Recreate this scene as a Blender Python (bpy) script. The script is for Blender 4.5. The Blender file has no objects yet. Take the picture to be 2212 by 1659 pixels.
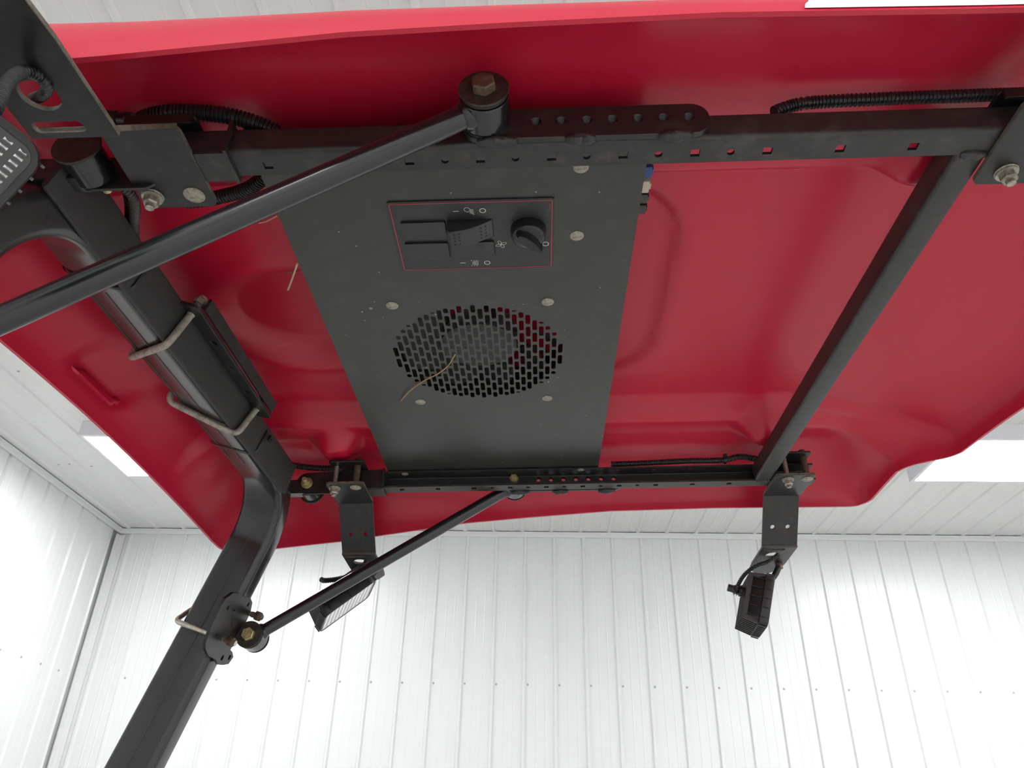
import bpy, bmesh, math, random
from mathutils import Vector, Matrix
from mathutils.geometry import delaunay_2d_cdt
random.seed(4)
PI = math.pi
sc = bpy.context.scene
col = sc.collection

# ------------------------------------------------------------------ camera
F, CX, CY = 1661.0, 1106.0, 829.5            # focal length and centre in pixels of the 2212x1659 frame
def rot(ax, ay, az):
    return (Matrix.Rotation(math.radians(az), 3, 'Z') @ Matrix.Rotation(math.radians(ax), 3, 'X')
            @ Matrix.Rotation(math.radians(ay), 3, 'Y'))
RR = rot(120.7547, 2.3682, -0.1710)           # camera against the building
RT = rot(119.9631, -0.7682, 2.5400)           # camera against the machine
CAM = Vector((0, 0, 1.65))
cd = bpy.data.cameras.new('camera'); cam = bpy.data.objects.new('camera', cd); col.objects.link(cam)
cd.sensor_width = 36.0; cd.lens = 36.0 * F / 2212.0; cd.clip_start = 0.02; cd.clip_end = 200
cam.matrix_world = Matrix.Translation(CAM) @ RR.to_4x4()
sc.camera = cam

# ------------------------------------------------------------------ light
w = bpy.data.worlds.new('overcast_sky'); sc.world = w; w.use_nodes = True
bg = w.node_tree.nodes['Background']; bg.inputs[0].default_value = (0.94, 0.97, 1.0, 1); bg.inputs[1].default_value = 1.0
LED = 18.0
sc.view_settings.view_transform = 'Standard'; sc.view_settings.look = 'None'
sc.view_settings.exposure = 0.42; sc.view_settings.gamma = 1.0; sc.view_settings.use_curve_mapping = False

# ------------------------------------------------------------------ coordinates
Q = RR @ RT.transposed()                      # machine frame (camera at its origin) -> building frame
MT = Matrix.Translation(CAM) @ Q.to_4x4()
V = Vector
def ray(px, py, R=RT): return R @ V((px - CX, -(py - CY), -F))
def PZ(px, py, z, R=RT): r = ray(px, py, R); return r * (z / r.z)
def PY(px, py, y, R=RT): r = ray(px, py, R); return r * (y / r.y)
def PX(px, py, x, R=RT): r = ray(px, py, R); return r * (x / r.x)
YC = 0.8995                                   # mirror plane of the machine
def mir(p): return V((p[0], 2 * YC - p[1], p[2]))
def sstep(a, b, x):
    t = min(1, max(0, (x - a) / (b - a))); return t * t * (3 - 2 * t)
def interp(x, T):
    if x <= T[0][0]: return T[0][1]
    for (a, b), (c, d) in zip(T, T[1:]):
        if x <= c:
            t = (x - a) / (c - a); return b + (d - b) * t
    return T[-1][1]

# ------------------------------------------------------------------ materials
def new_mat(name):
    m = bpy.data.materials.new(name); m.use_nodes = True
    nt = m.node_tree; b = nt.nodes['Principled BSDF']; return m, nt, b
def mat(name, c, rough=0.5, metal=0.0, c2=None, scale=40.0, lo=0.45, hi=0.7, rough2=None, bump=0.0, bscale=300.0, coat=0.0, spec=0.5, stretch=None, detail=5, specks=0):
    m, nt, b = new_mat(name)
    b.inputs['Base Color'].default_value = (*c, 1); b.inputs['Roughness'].default_value = rough
    b.inputs['Metallic'].default_value = metal; b.inputs['Coat Weight'].default_value = coat
    b.inputs['Coat Roughness'].default_value = 0.12; b.inputs['Specular IOR Level'].default_value = spec
    N = nt.nodes; L = nt.links
    tc = N.new('ShaderNodeTexCoord'); src = tc.outputs['Object']
    if stretch:
        mp = N.new('ShaderNodeMapping'); mp.inputs['Scale'].default_value = stretch
        L.new(src, mp.inputs[0]); src = mp.outputs[0]
    if c2 is not None:
        no = N.new('ShaderNodeTexNoise'); no.inputs['Scale'].default_value = scale; no.inputs['Detail'].default_value = detail
        no.inputs['Roughness'].default_value = 0.65
        L.new(src, no.inputs['Vector'])
        cr = N.new('ShaderNodeValToRGB'); cr.color_ramp.elements[0].position = lo; cr.color_ramp.elements[1].position = hi
        cr.color_ramp.elements[0].color = (*c, 1); cr.color_ramp.elements[1].color = (*c2, 1)
        L.new(no.outputs['Fac'], cr.inputs[0]); L.new(cr.outputs[0], b.inputs['Base Color'])
        if rough2 is not None:
            mr = N.new('ShaderNodeMapRange'); mr.inputs[1].default_value = lo; mr.inputs[2].default_value = hi
            mr.inputs[3].default_value = rough; mr.inputs[4].default_value = rough2
            L.new(no.outputs['Fac'], mr.inputs[0]); L.new(mr.outputs[0], b.inputs['Roughness'])
    if specks:
        vo = N.new('ShaderNodeTexVoronoi'); vo.inputs['Scale'].default_value = specks; vo.inputs['Randomness'].default_value = 1
        L.new(src, vo.inputs['Vector'])
        n3 = N.new('ShaderNodeTexNoise'); n3.inputs['Scale'].default_value = specks * .31; L.new(src, n3.inputs['Vector'])
        ad = N.new('ShaderNodeMath'); ad.operation = 'MULTIPLY_ADD'; ad.inputs[1].default_value = .55; ad.inputs[2].default_value = -.27
        L.new(n3.outputs['Fac'], ad.inputs[0])
        lt = N.new('ShaderNodeMath'); lt.operation = 'LESS_THAN'; L.new(vo.outputs['Distance'], lt.inputs[0]); L.new(ad.outputs[0], lt.inputs[1])
        mx = N.new('ShaderNodeMix'); mx.data_type = 'RGBA'; mx.inputs[7].default_value = (.30, .27, .23, 1)
        L.new(lt.outputs[0], mx.inputs[0])
        if b.inputs['Base Color'].links: L.new(b.inputs['Base Color'].links[0].from_socket, mx.inputs[6])
        else: mx.inputs[6].default_value = (*c, 1)
        L.new(mx.outputs[2], b.inputs['Base Color'])
    if bump > 0:
        n2 = N.new('ShaderNodeTexNoise'); n2.inputs['Scale'].default_value = bscale; n2.inputs['Detail'].default_value = 3
        L.new(src, n2.inputs['Vector'])
        bp = N.new('ShaderNodeBump'); bp.inputs['Strength'].default_value = bump; bp.inputs['Distance'].default_value = 0.002
        L.new(n2.outputs['Fac'], bp.inputs['Height']); L.new(bp.outputs[0], b.inputs['Normal'])
    return m
def emit(name, c, s):
    m, nt, b = new_mat(name)
    b.inputs['Base Color'].default_value = (*c, 1); b.inputs['Emission Color'].default_value = (*c, 1); b.inputs['Emission Strength'].default_value = s
    return m
M = {}
M['red'] = mat('red_moulded_plastic', (0.50, 0.010, 0.038), 0.34, c2=(0.51, 0.012, 0.040), scale=60, lo=.55, hi=.8, rough2=0.42, bump=0.04, bscale=900, spec=0.45)
M['decal_white'] = mat('white_decal_film', (0.86, 0.84, 0.80), 0.5, c2=(0.78, 0.74, 0.68), scale=30)
M['beam'] = mat('black_painted_steel', (0.011, 0.010, 0.0105), 0.36, c2=(0.035, 0.032, 0.029), scale=70, lo=.5, hi=.82, rough2=0.55, bump=0.05, bscale=700)
M['beam_dusty'] = mat('dusty_black_steel', (0.018, 0.017, 0.017), 0.42, c2=(0.07, 0.062, 0.054), scale=55, lo=.52, hi=.85, rough2=0.6, bump=0.06, bscale=900)
M['rod'] = mat('glossy_black_rod_paint', (0.008, 0.009, 0.011), 0.22, c2=(0.03, 0.03, 0.03), scale=90, lo=.6, hi=.9, rough2=0.4, coat=0.3)
M['rops'] = mat('roll_bar_black_paint', (0.018, 0.0175, 0.0185), 0.21, c2=(0.026, 0.025, 0.025), scale=9, lo=.35, hi=.8, rough2=0.26, bump=0.02, bscale=300, coat=0.2, detail=2)
M['rough_bar'] = mat('rough_black_textured_steel', (0.016, 0.0155, 0.015), 0.55, c2=(0.05, 0.047, 0.043), scale=240, lo=.5, hi=.85, rough2=0.7, bump=0.35, bscale=1400)
M['panel'] = mat('satin_grey_sheet_metal', (0.030, 0.030, 0.029), 0.33, c2=(0.055, 0.054, 0.050), scale=34, lo=.52, hi=.85, rough2=0.45, bump=0.02, bscale=900, specks=70)
M['panel_edge'] = mat('worn_dusty_edge', (0.14, 0.105, 0.075), 0.75, c2=(0.05, 0.045, 0.04), scale=120)
M['edge'] = mat('worn_brown_plate_edge', (0.11, 0.09, 0.07), 0.7, c2=(0.04, 0.035, 0.03), scale=160)
M['decal'] = mat('black_switch_decal', (0.017, 0.017, 0.0175), 0.38, c2=(0.026, 0.026, 0.026), scale=60)
M['blank'] = mat('black_switch_plastic', (0.018, 0.018, 0.019), 0.34, c2=(0.03, 0.03, 0.03), scale=80)
M['knob'] = mat('shiny_black_knob_plastic', (0.007, 0.007, 0.008), 0.2, c2=(0.02, 0.02, 0.02), scale=60, lo=.6, hi=.9, rough2=.4)
M['icon'] = mat('white_symbol_print', (0.62, 0.61, 0.58), 0.6)
M['redprint'] = mat('red_border_print', (0.42, 0.035, 0.05), 0.6)
M['zinc'] = mat('zinc_plated_steel', (0.42, 0.39, 0.33), 0.42, 0.75, c2=(0.2, 0.17, 0.13), scale=260, rough2=.65)
M['zinc_dusty'] = mat('dusty_zinc_bolt_head', (0.34, 0.31, 0.25), 0.55, 0.4, c2=(0.13, 0.11, 0.085), scale=320, rough2=.8, bump=.1)
M['yellow'] = mat('yellow_zinc_bolt', (0.50, 0.40, 0.19), 0.42, 0.6, c2=(0.22, 0.17, 0.09), scale=200)
M['rusty'] = mat('rust_brown_bolt', (0.10, 0.062, 0.042), 0.55, 0.4, c2=(0.20, 0.15, 0.10), scale=150, rough2=.7)
M['washer'] = mat('dark_worn_washer', (0.035, 0.028, 0.024), 0.45, 0.4, c2=(0.075, 0.065, 0.055), scale=130, rough2=.6)
M['rubber'] = mat('black_rubber', (0.008, 0.008, 0.008), 0.6)
M['conduit'] = mat('black_corrugated_plastic', (0.014, 0.014, 0.015), 0.3, c2=(0.05, 0.047, 0.044), scale=150, lo=.55, hi=.85, rough2=.5)
M['conduit_dusty'] = mat('dusty_corrugated_plastic', (0.05, 0.047, 0.045), 0.5, c2=(0.14, 0.13, 0.12), scale=200, lo=.45, hi=.8)
M['ubolt'] = mat('dull_galvanised_rod', (0.33, 0.29, 0.25), 0.5, 0.3, c2=(0.17, 0.145, 0.12), scale=90, rough2=.65)
M['ubolt_bright'] = mat('bright_zinc_rod', (0.55, 0.51, 0.44), 0.28, 0.85, c2=(0.35, 0.3, 0.25), scale=120)
M['lamp'] = mat('black_lamp_casting', (0.010, 0.010, 0.0105), 0.4, c2=(0.03, 0.03, 0.03), scale=90, lo=.6, hi=.9)
M['fin_light'] = mat('lamp_fin_reflection_grey', (0.045, 0.044, 0.043), 0.4)  # lighter than the black casting: reflection on the fins put into the colour
M['chrome'] = mat('lamp_reflector_chrome', (0.80, 0.80, 0.80), 0.16, 0.95)
mm, nt, b = new_mat('lamp_lens_plastic'); b.inputs['Base Color'].default_value = (0.93, 0.94, 0.94, 1); b.inputs['Roughness'].default_value = 0.12
b.inputs['Transmission Weight'].default_value = 0.65; b.inputs['IOR'].default_value = 1.45; M['lens'] = mm
mm, nt, b = new_mat('clear_lens_cover'); b.inputs['Base Color'].default_value = (1, 1, 1, 1); b.inputs['Roughness'].default_value = 0.03
b.inputs['Transmission Weight'].default_value = 1.0; b.inputs['IOR'].default_value = 1.3; M['clear'] = mm
M['straw'] = mat('dry_straw', (0.36, 0.20, 0.09), 0.7, c2=(0.5, 0.33, 0.18), scale=200)
M['twig'] = mat('pale_dead_grass', (0.42, 0.34, 0.22), 0.8)
M['hub'] = mat('grey_fan_plastic', (0.060, 0.062, 0.062), 0.5)
M['blade'] = mat('black_fan_plastic', (0.008, 0.008, 0.008), 0.45)
M['tie'] = mat('black_nylon_tie', (0.009, 0.009, 0.009), 0.4)
M['blue'] = mat('blue_connector_plastic', (0.02, 0.045, 0.17), 0.5)
M['cream'] = mat('cream_connector_plastic', (0.42, 0.34, 0.26), 0.5)
M['wall'] = mat('white_painted_wall_steel', (0.80, 0.815, 0.82), 0.30, c2=(0.78, 0.795, 0.80), scale=2.0, spec=0.5)
M['ceiling'] = mat('white_painted_ceiling_steel', (0.74, 0.745, 0.74), 0.42, c2=(0.72, 0.725, 0.72), scale=2.0)
M['trim'] = mat('white_trim_steel', (0.80, 0.81, 0.81), 0.4)
M['screw'] = mat('grey_screw_head', (0.45, 0.45, 0.46), 0.5, 0.3)
M['concrete'] = mat('pale_concrete', (0.52, 0.515, 0.505), 0.45, c2=(0.47, 0.465, 0.455), scale=3.0)
M['led'] = emit('led_panel_glow', (1.0, 1.0, 0.985), LED)
M['led_frame'] = mat('white_light_housing', (0.74, 0.73, 0.77), 0.45)

# ------------------------------------------------------------------ mesh helpers
class MB:
    def __init__(s): s.v = []; s.f = []; s.mi = []
    def add(s, vs, fs, mi=0):
        o = len(s.v); s.v += [V(p) for p in vs]; s.f += [tuple(i + o for i in f) for f in fs]; s.mi += [mi] * len(fs); return s
    def box(s, c, a, b_, d, ex=V((1, 0, 0)), ey=V((0, 1, 0)), ez=V((0, 0, 1)), mi=0):     # full sizes a,b,d
        c = V(c); vs = [c + ex * (a * i / 2) + ey * (b_ * j / 2) + ez * (d * k / 2) for i in (-1, 1) for j in (-1, 1) for k in (-1, 1)]
        return s.add(vs, [(0, 1, 3, 2), (4, 6, 7, 5), (0, 4, 5, 1), (2, 3, 7, 6), (0, 2, 6, 4), (1, 5, 7, 3)], mi)
    def rings(s, R, cap0=True, cap1=True, mi=0):
        n = len(R[0]); vs = [p for r in R for p in r]; fs = []
        for i in range(len(R) - 1):
            for j in range(n):
                k = (j + 1) % n; fs.append((i * n + j, i * n + k, (i + 1) * n + k, (i + 1) * n + j))
        if cap0: fs.append(tuple(range(n - 1, -1, -1)))
        if cap1: fs.append(tuple((len(R) - 1) * n + j for j in range(n)))
        return s.add(vs, fs, mi)
    def lathe(s, p, axis, prof, n=24, cap0=True, cap1=True, mi=0, ph=0.0):      # prof: list of (distance along axis, radius)
        p = V(p); ax = V(axis).normalized(); u, v = basis(ax)
        return s.rings([[p + ax * h + (u * math.cos(2 * PI * j / n + ph) + v * math.sin(2 * PI * j / n + ph)) * r for j in range(n)] for h, r in prof], cap0, cap1, mi)
    def cyl(s, p0, p1, r, n=20, ch=0.0, mi=0):
        p0 = V(p0); p1 = V(p1); L = (p1 - p0).length
        pr = [(0, r - ch), (ch, r), (L - ch, r), (L, r - ch)] if ch > 0 else [(0, r), (L, r)]
        return s.lathe(p0, p1 - p0, pr, n, mi=mi)
    def hexa(s, p, axis, af, h, ph=0.0, mi=0):
        R = af / math.sqrt(3); return s.lathe(p, axis, [(0, R), (h * .82, R), (h, R * .88)], 6, ph=ph, mi=mi)
    def tube(s, path, r, n=12, cap=True, radii=None, mi=0):
        P = [V(p) for p in path]; R = []; u = None
        for i, p in enumerate(P):
            t = (P[min(i + 1, len(P) - 1)] - P[max(i - 1, 0)]).normalized()
            if u is None: u, _ = basis(t)
            u = (u - t * u.dot(t)).normalized(); v = t.cross(u)
            rr = radii[i] if radii else r
            R.append([p + (u * math.cos(2 * PI * j / n) + v * math.sin(2 * PI * j / n)) * rr for j in range(n)])
        return s.rings(R, cap, cap, mi)
    def plate(s, o, ex, ey, outline, holes, th, mi=0, wall_mi=None):     # face on the o plane, thickness along ex x ey
        o = V(o); ex = V(ex).normalized(); ey = V(ey).normalized(); n = ex.cross(ey)
        pts = [V((p[0], p[1])) for p in outline]; ed = [(i, (i + 1) % len(outline)) for i in range(len(outline))]; own = [-1] * len(outline)
        for hi_, h in enumerate(holes):
            b0 = len(pts); pts += [V((p[0], p[1])) for p in h]; own += [hi_] * len(h); ed += [(b0 + i, b0 + (i + 1) % len(h)) for i in range(len(h))]
        rv, re, rf, ov, oe, of = delaunay_2d_cdt(pts, ed, [], 1, 1e-9)
        ow = [own[x[0]] if len(x) else -1 for x in ov]
        tris = [f for f in rf if not (ow[f[0]] >= 0 and all(ow[i] == ow[f[0]] for i in f))]
        out2 = outline
        def inside(q):
            c = False; n_ = len(out2)
            for i in range(n_):
                a = out2[i]; bb = out2[i - 1]
                if (a[1] > q[1]) != (bb[1] > q[1]) and q[0] < (bb[0] - a[0]) * (q[1] - a[1]) / (bb[1] - a[1]) + a[0]: c = not c
            return c
        tris = [f for f in tris if inside(sum((rv[i] for i in f), V((0, 0))) / len(f))]
        nv = len(rv)
        fr = [o + ex * p.x + ey * p.y for p in rv]; bk = [p + n * th for p in fr]
        s.add(fr + bk, [tuple(reversed(f)) for f in tris] + [tuple(i + nv for i in f) for f in tris], mi)
        wm = mi if wall_mi is None else wall_mi
        for lp in [outline] + list(holes):
            m_ = len(lp); a = [o + ex * p[0] + ey * p[1] for p in lp]; b2 = [p + n * th for p in a]
            s.add(a + b2, [(i, (i + 1) % m_, m_ + (i + 1) % m_, m_ + i) for i in range(m_)], wm)
        return s
    def mirror(s): 
        r = MB(); r.v = [mir(p) for p in s.v]; r.f = [tuple(reversed(f)) for f in s.f]; r.mi = list(s.mi); return r
def basis(t):
    a = V((0, 0, 1)) if abs(t.z) < 0.9 else V((1, 0, 0)); u = a.cross(t).normalized(); return u, t.cross(u)
def circ(x, y, r, n=16): return [(x + r * math.cos(2 * PI * i / n), y + r * math.sin(2 * PI * i / n)) for i in range(n)]
def rrect(x0, x1, y0, y1, r, n=4):
    P = []
    for cx_, cy_, a in ((x1 - r, y1 - r, 0), (x0 + r, y1 - r, 90), (x0 + r, y0 + r, 180), (x1 - r, y0 + r, 270)):
        for i in range(n + 1):
            t = math.radians(a + 90 * i / n); P.append((cx_ + r * math.cos(t), cy_ + r * math.sin(t)))
    return P
def rect(x0, x1, y0, y1): return [(x0, y0), (x1, y0), (x1, y1), (x0, y1)]
def crom(P, step):                                                    # smooth path through points
    P = [V(p) for p in P]; P = [P[0] * 2 - P[1]] + P + [P[-1] * 2 - P[-2]]; out = []
    for i in range(1, len(P) - 2):
        n = max(1, int((P[i + 1] - P[i]).length / step))
        for k in range(n):
            t = k / n; a, b_, c, d = P[i - 1:i + 3]
            out.append(0.5 * ((2 * b_) + (c - a) * t + (2 * a - 5 * b_ + 4 * c - d) * t * t + (3 * b_ - a - 3 * c + d) * t ** 3))
    out.append(P[-2]); return out
def corrugated(P, r, pitch=0.0034, depth=0.13, n=14):
    path = crom(P, pitch / 4); radii = [r if i % 4 in (0, 1) else r * (1 - depth) for i in range(len(path))]
    return MB().tube(path, r, n, True, radii)
def bez(pts, rad=0.004, seg=5):                                       # polyline with rounded corners
    P = [V(p) for p in pts]; out = [P[0]]
    for a, b_, c in zip(P, P[1:], P[2:]):
        d1 = (a - b_); d2 = (c - b_); k = min(rad, d1.length * .45, d2.length * .45)
        s0 = b_ + d1.normalized() * k; s1 = b_ + d2.normalized() * k
        for i in range(seg + 1):
            t = i / seg; out.append(s0 * (1 - t) ** 2 + b_ * 2 * t * (1 - t) + s1 * t * t)
    out.append(P[-1]); return out

WL = {}
def mesh_obj(name, mb, mats, parent=None, T=True, sharp=35, smooth=True, solid=None, bevel=None):
    me = bpy.data.meshes.new(name)
    vs = [(MT @ p) if T else p for p in mb.v]
    lo = V((min(p[i] for p in vs) for i in range(3))); hi = V((max(p[i] for p in vs) for i in range(3))); c = (lo + hi) / 2
    me.from_pydata([p - c for p in vs], [], mb.f)
    if not isinstance(mats, (list, tuple)): mats = [mats]
    for m in mats: me.materials.append(M[m])
    if any(mb.mi): me.polygons.foreach_set('material_index', mb.mi)
    me.validate(); me.update()
    bm = bmesh.new(); bm.from_mesh(me); bmesh.ops.remove_doubles(bm, verts=bm.verts, dist=1e-6); bmesh.ops.recalc_face_normals(bm, faces=bm.faces); bm.to_mesh(me); bm.free()
    if smooth:
        me.polygons.foreach_set('use_smooth', [True] * len(me.polygons)); me.set_sharp_from_angle(angle=math.radians(sharp))
    o = bpy.data.objects.new(name, me); col.objects.link(o)
    if bevel:
        bv = o.modifiers.new('edge_round', 'BEVEL'); bv.width = bevel; bv.segments = 2; bv.limit_method = 'ANGLE'; bv.angle_limit = math.radians(50); bv.harden_normals = False
    WL[o] = c
    if parent is not None:
        o.parent = parent; o.location = c - WL[parent]
    else: o.location = c
    return o
def tag(o, label, cat, group=None):
    o['label'] = label; o['category'] = cat
    if group: o['group'] = group
    return o
def thing(name, label, cat, base, group=None, T=True):
    o = bpy.data.objects.new(name, None); col.objects.link(o); o.empty_display_size = 0.05
    p = (MT @ V(base)) if T else V(base); o.location = p; WL[o] = p
    return tag(o, label, cat, group)
def part(name, mb, m, parent, label=None, **k):
    o = mesh_obj(name, mb, m, parent, **k)
    if label: o['label'] = label
    return o
def solo(name, mb, m, label, cat, group=None, **k): return tag(mesh_obj(name, mb, m, None, **k), label, cat, group)

# ------------------------------------------------------------------ the building
WY = 5.89; ZC = 1.65 + 2.126; WX = -3.43; RX = 6.2; BY = -4.6        # far wall, ceiling, left wall, right wall, back wall
PITCH = 0.2286
def sheet_mesh(name, length, m, h=0.015):
    prof = []
    for k in range(4):
        x0 = k * PITCH
        mh = .0013
        prof += [(x0, 0), (x0 + .085, 0), (x0 + .0885, mh), (x0 + .0945, mh), (x0 + .098, 0),
                 (x0 + .150, 0), (x0 + .1535, mh), (x0 + .1595, mh), (x0 + .163, 0)]
        prof = prof[:-9] + [(x0 - .017 + .0, 0), (x0 - .007, h), (x0 + .007, h), (x0 + .017, 0)] + prof[-8:]
    prof.append((4 * PITCH - .017, 0))
    mb = MB(); n = len(prof)
    vs = [V((x, 0, d)) for x, d in prof] + [V((x, length, d)) for x, d in prof]
    mb.add(vs, [(i, i + 1, n + i + 1, n + i) for i in range(n - 1)])
    me = bpy.data.meshes.new(name); me.from_pydata(mb.v, [], mb.f); me.materials.append(M[m]); me.update(); return me
def structure(o): o['kind'] = 'structure'; return o
def flat(name, pts, m):
    mb = MB().add([V(p) for p in pts], [(0, 1, 2, 3)])
    return structure(mesh_obj(name, mb, m, None, T=False, smooth=False))
def place_sheet(me, name, parent, origin, ex, ey):
    ez = ex.cross(ey); o = bpy.data.objects.new(name, me); col.objects.link(o)
    o.parent = parent
    mw = Matrix((ex, ey, ez)).transposed().to_4x4(); mw.translation = V(origin) - WL[parent]; o.matrix_local = mw
    return o
structure(flat('floor', [(WX - .1, BY - .1, 0), (RX + .1, BY - .1, 0), (RX + .1, WY + .1, 0), (WX - .1, WY + .1, 0)], 'concrete'))
wf = flat('wall_far', [(WX - .05, WY + .03, 0), (RX, WY + .03, 0), (RX, WY + .03, ZC + .1), (WX - .05, WY + .03, ZC + .1)], 'wall')
wl = flat('wall_left', [(WX - .03, BY, 0), (WX - .03, WY + .03, 0), (WX - .03, WY + .03, ZC + .1), (WX - .03, BY, ZC + .1)], 'wall')
ce = flat('ceiling', [(WX - .03, BY, ZC + .03), (RX, BY, ZC + .03), (RX, WY + .03, ZC + .03), (WX - .03, WY + .03, ZC + .03)], 'ceiling')
flat('wall_right', [(RX, BY, 0), (RX, WY + .03, 0), (RX, WY + .03, ZC + .1), (RX, BY, ZC + .1)], 'wall')
flat('wall_back', [(WX, BY, 0), (RX, BY, 0), (RX, BY, ZC + .1), (WX, BY, ZC + .1)], 'wall')
X_, Y_, Z_ = V((1, 0, 0)), V((0, 1, 0)), V((0, 0, 1))
s_far = sheet_mesh('wall_sheet', ZC, 'wall'); s_left = sheet_mesh('side_wall_sheet', ZC, 'wall'); s_ceil = sheet_mesh('ceiling_sheet', WY - BY, 'ceiling', 0.011)
rib0 = PY(1197, 1146, WY, RR).x
x = rib0 - PITCH * 4 * 4 - PITCH
SW = 4 * PITCH
for i in range(13):                                                   # far wall sheets, ribs upright
    x0 = x + i * SW
    if x0 + SW > WX - .6 and x0 < RX: place_sheet(s_far, 'wall_panel', wf, (x0, WY, 0), X_, Z_)
for i in range(12):                                                   # left wall sheets
    y0 = WY - .12 - (i + 1) * SW
    if y0 > BY - .3: place_sheet(s_left, 'wall_panel', wl, (WX, y0 + SW, 0), V((0, -1, 0)), Z_)
cr0 = PZ(1191, 1137, ZC - 1.65, RR).x
for i in range(11):
    x0 = cr0 - PITCH * 17 + i * SW
    if x0 < RX: place_sheet(s_ceil, 'ceiling_panel', ce, (x0, WY, ZC), X_, V((0, -1, 0)))
def bar(name, c, sx, sy, sz, m='trim'):
    return structure(mesh_obj(name, MB().box(c, sx, sy, sz), m, None, T=False, smooth=False, bevel=.004))
bar('trim_1', ((WX + RX) / 2, WY - .014, ZC - .032), RX - WX, .022, .03)
bar('trim_2', ((WX + RX) / 2, WY - .024, ZC - .012), RX - WX, .012, .012)
bar('trim_3', (WX + .014, (WY + BY) / 2, ZC - .032), .022, WY - BY - .05, .03)
bar('trim_4', (WX + .024, (WY + BY) / 2, ZC - .012), .012, WY - BY - .05, .012)
bar('trim_5', (WX + .035, WY - .012, ZC / 2 - .03), .05, .014, ZC - .06)
bar('trim_6', (WX + .012, WY - .035, ZC / 2 - .03), .014, .05, ZC - .06)
smb = MB().lathe((0, 0, 0), (0, 0, 1), [(0, .008), (.003, .0075), (.005, .004)], 10)
sme = bpy.data.meshes.new('screw'); sme.from_pydata(smb.v, [], smb.f); sme.materials.append(M['screw'])
def screw(parent, p, rx, ry):
    o = bpy.data.objects.new('screw', sme); col.objects.link(o); o.parent = parent; o.location = V(p) - WL[parent]; o.rotation_euler = (rx, ry, 0)
zs = PY(1200, 1480, WY, RR).z + 1.65
for i in range(-14, 18):
    xx = rib0 + .03 + i * PITCH
    if WX + .1 < xx < 5: screw(wf, (xx, WY, zs), math.radians(90), 0)
zs2 = PX(60, 1415, WX, RR).z + 1.65
for i in range(10): screw(wl, (WX, WY - .12 - PITCH * i - .14, zs), 0, math.radians(90))
for px, py in ((150, 1002), (198, 1007), (40, 802), (127, 1003)): 
    p = PZ(px, py, ZC - 1.65, RR); screw(ce, p + V((0, 0, 1.65)), math.radians(180), 0)

# ceiling lights: box housings with a glowing face
def ceiling_light(x0, y0, label, wx=1.20, wy=0.575, h=0.0945):
    zb_ = 1.65 + 2.03
    t = thing('ceiling_light', label, 'ceiling light', (x0 + wx / 2, y0 + wy / 2, ZC), 'led panels on the ceiling', T=False)
    fr = .022
    mb = MB().plate((x0 - fr, y0 - fr, zb_), X_, Y_, rect(0, wx + 2 * fr, 0, wy + 2 * fr), [rect(fr, wx + fr, fr, wy + fr)], h)
    part('housing', mb, 'led_frame', t, T=False, smooth=False)
    part('diffuser', MB().box((x0 + wx / 2, y0 + wy / 2, zb_ + .006), wx, wy, .008), 'led', t, T=False, smooth=False)
lx, ly = PZ(275.8, 1027.8, 2.03, RR).x, PZ(180.8, 943.4, 2.03, RR).y
rx_ = PZ(1974.8, 1039.6, 2.03, RR).x
ceiling_light(lx, ly, 'glowing white ceiling panel close to the side wall corner')
ceiling_light(rx_, ly, 'glowing white ceiling panel out past the front of the red canopy')
for xx in (2.2, 4.3): ceiling_light(xx, 1.0, 'unseen white ceiling light panel added to brighten the floor at the right')  # out of view, added so floor bounce brightens the canopy's front underside
for xx in (-1.1, 1.5, 4.0):  # extra panels out of view, added to throw light from behind the camera
    for yy in (-1.9, -3.9):
        ceiling_light(xx, yy, 'unseen white ceiling light panel added to brighten the floor at the right')

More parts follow.
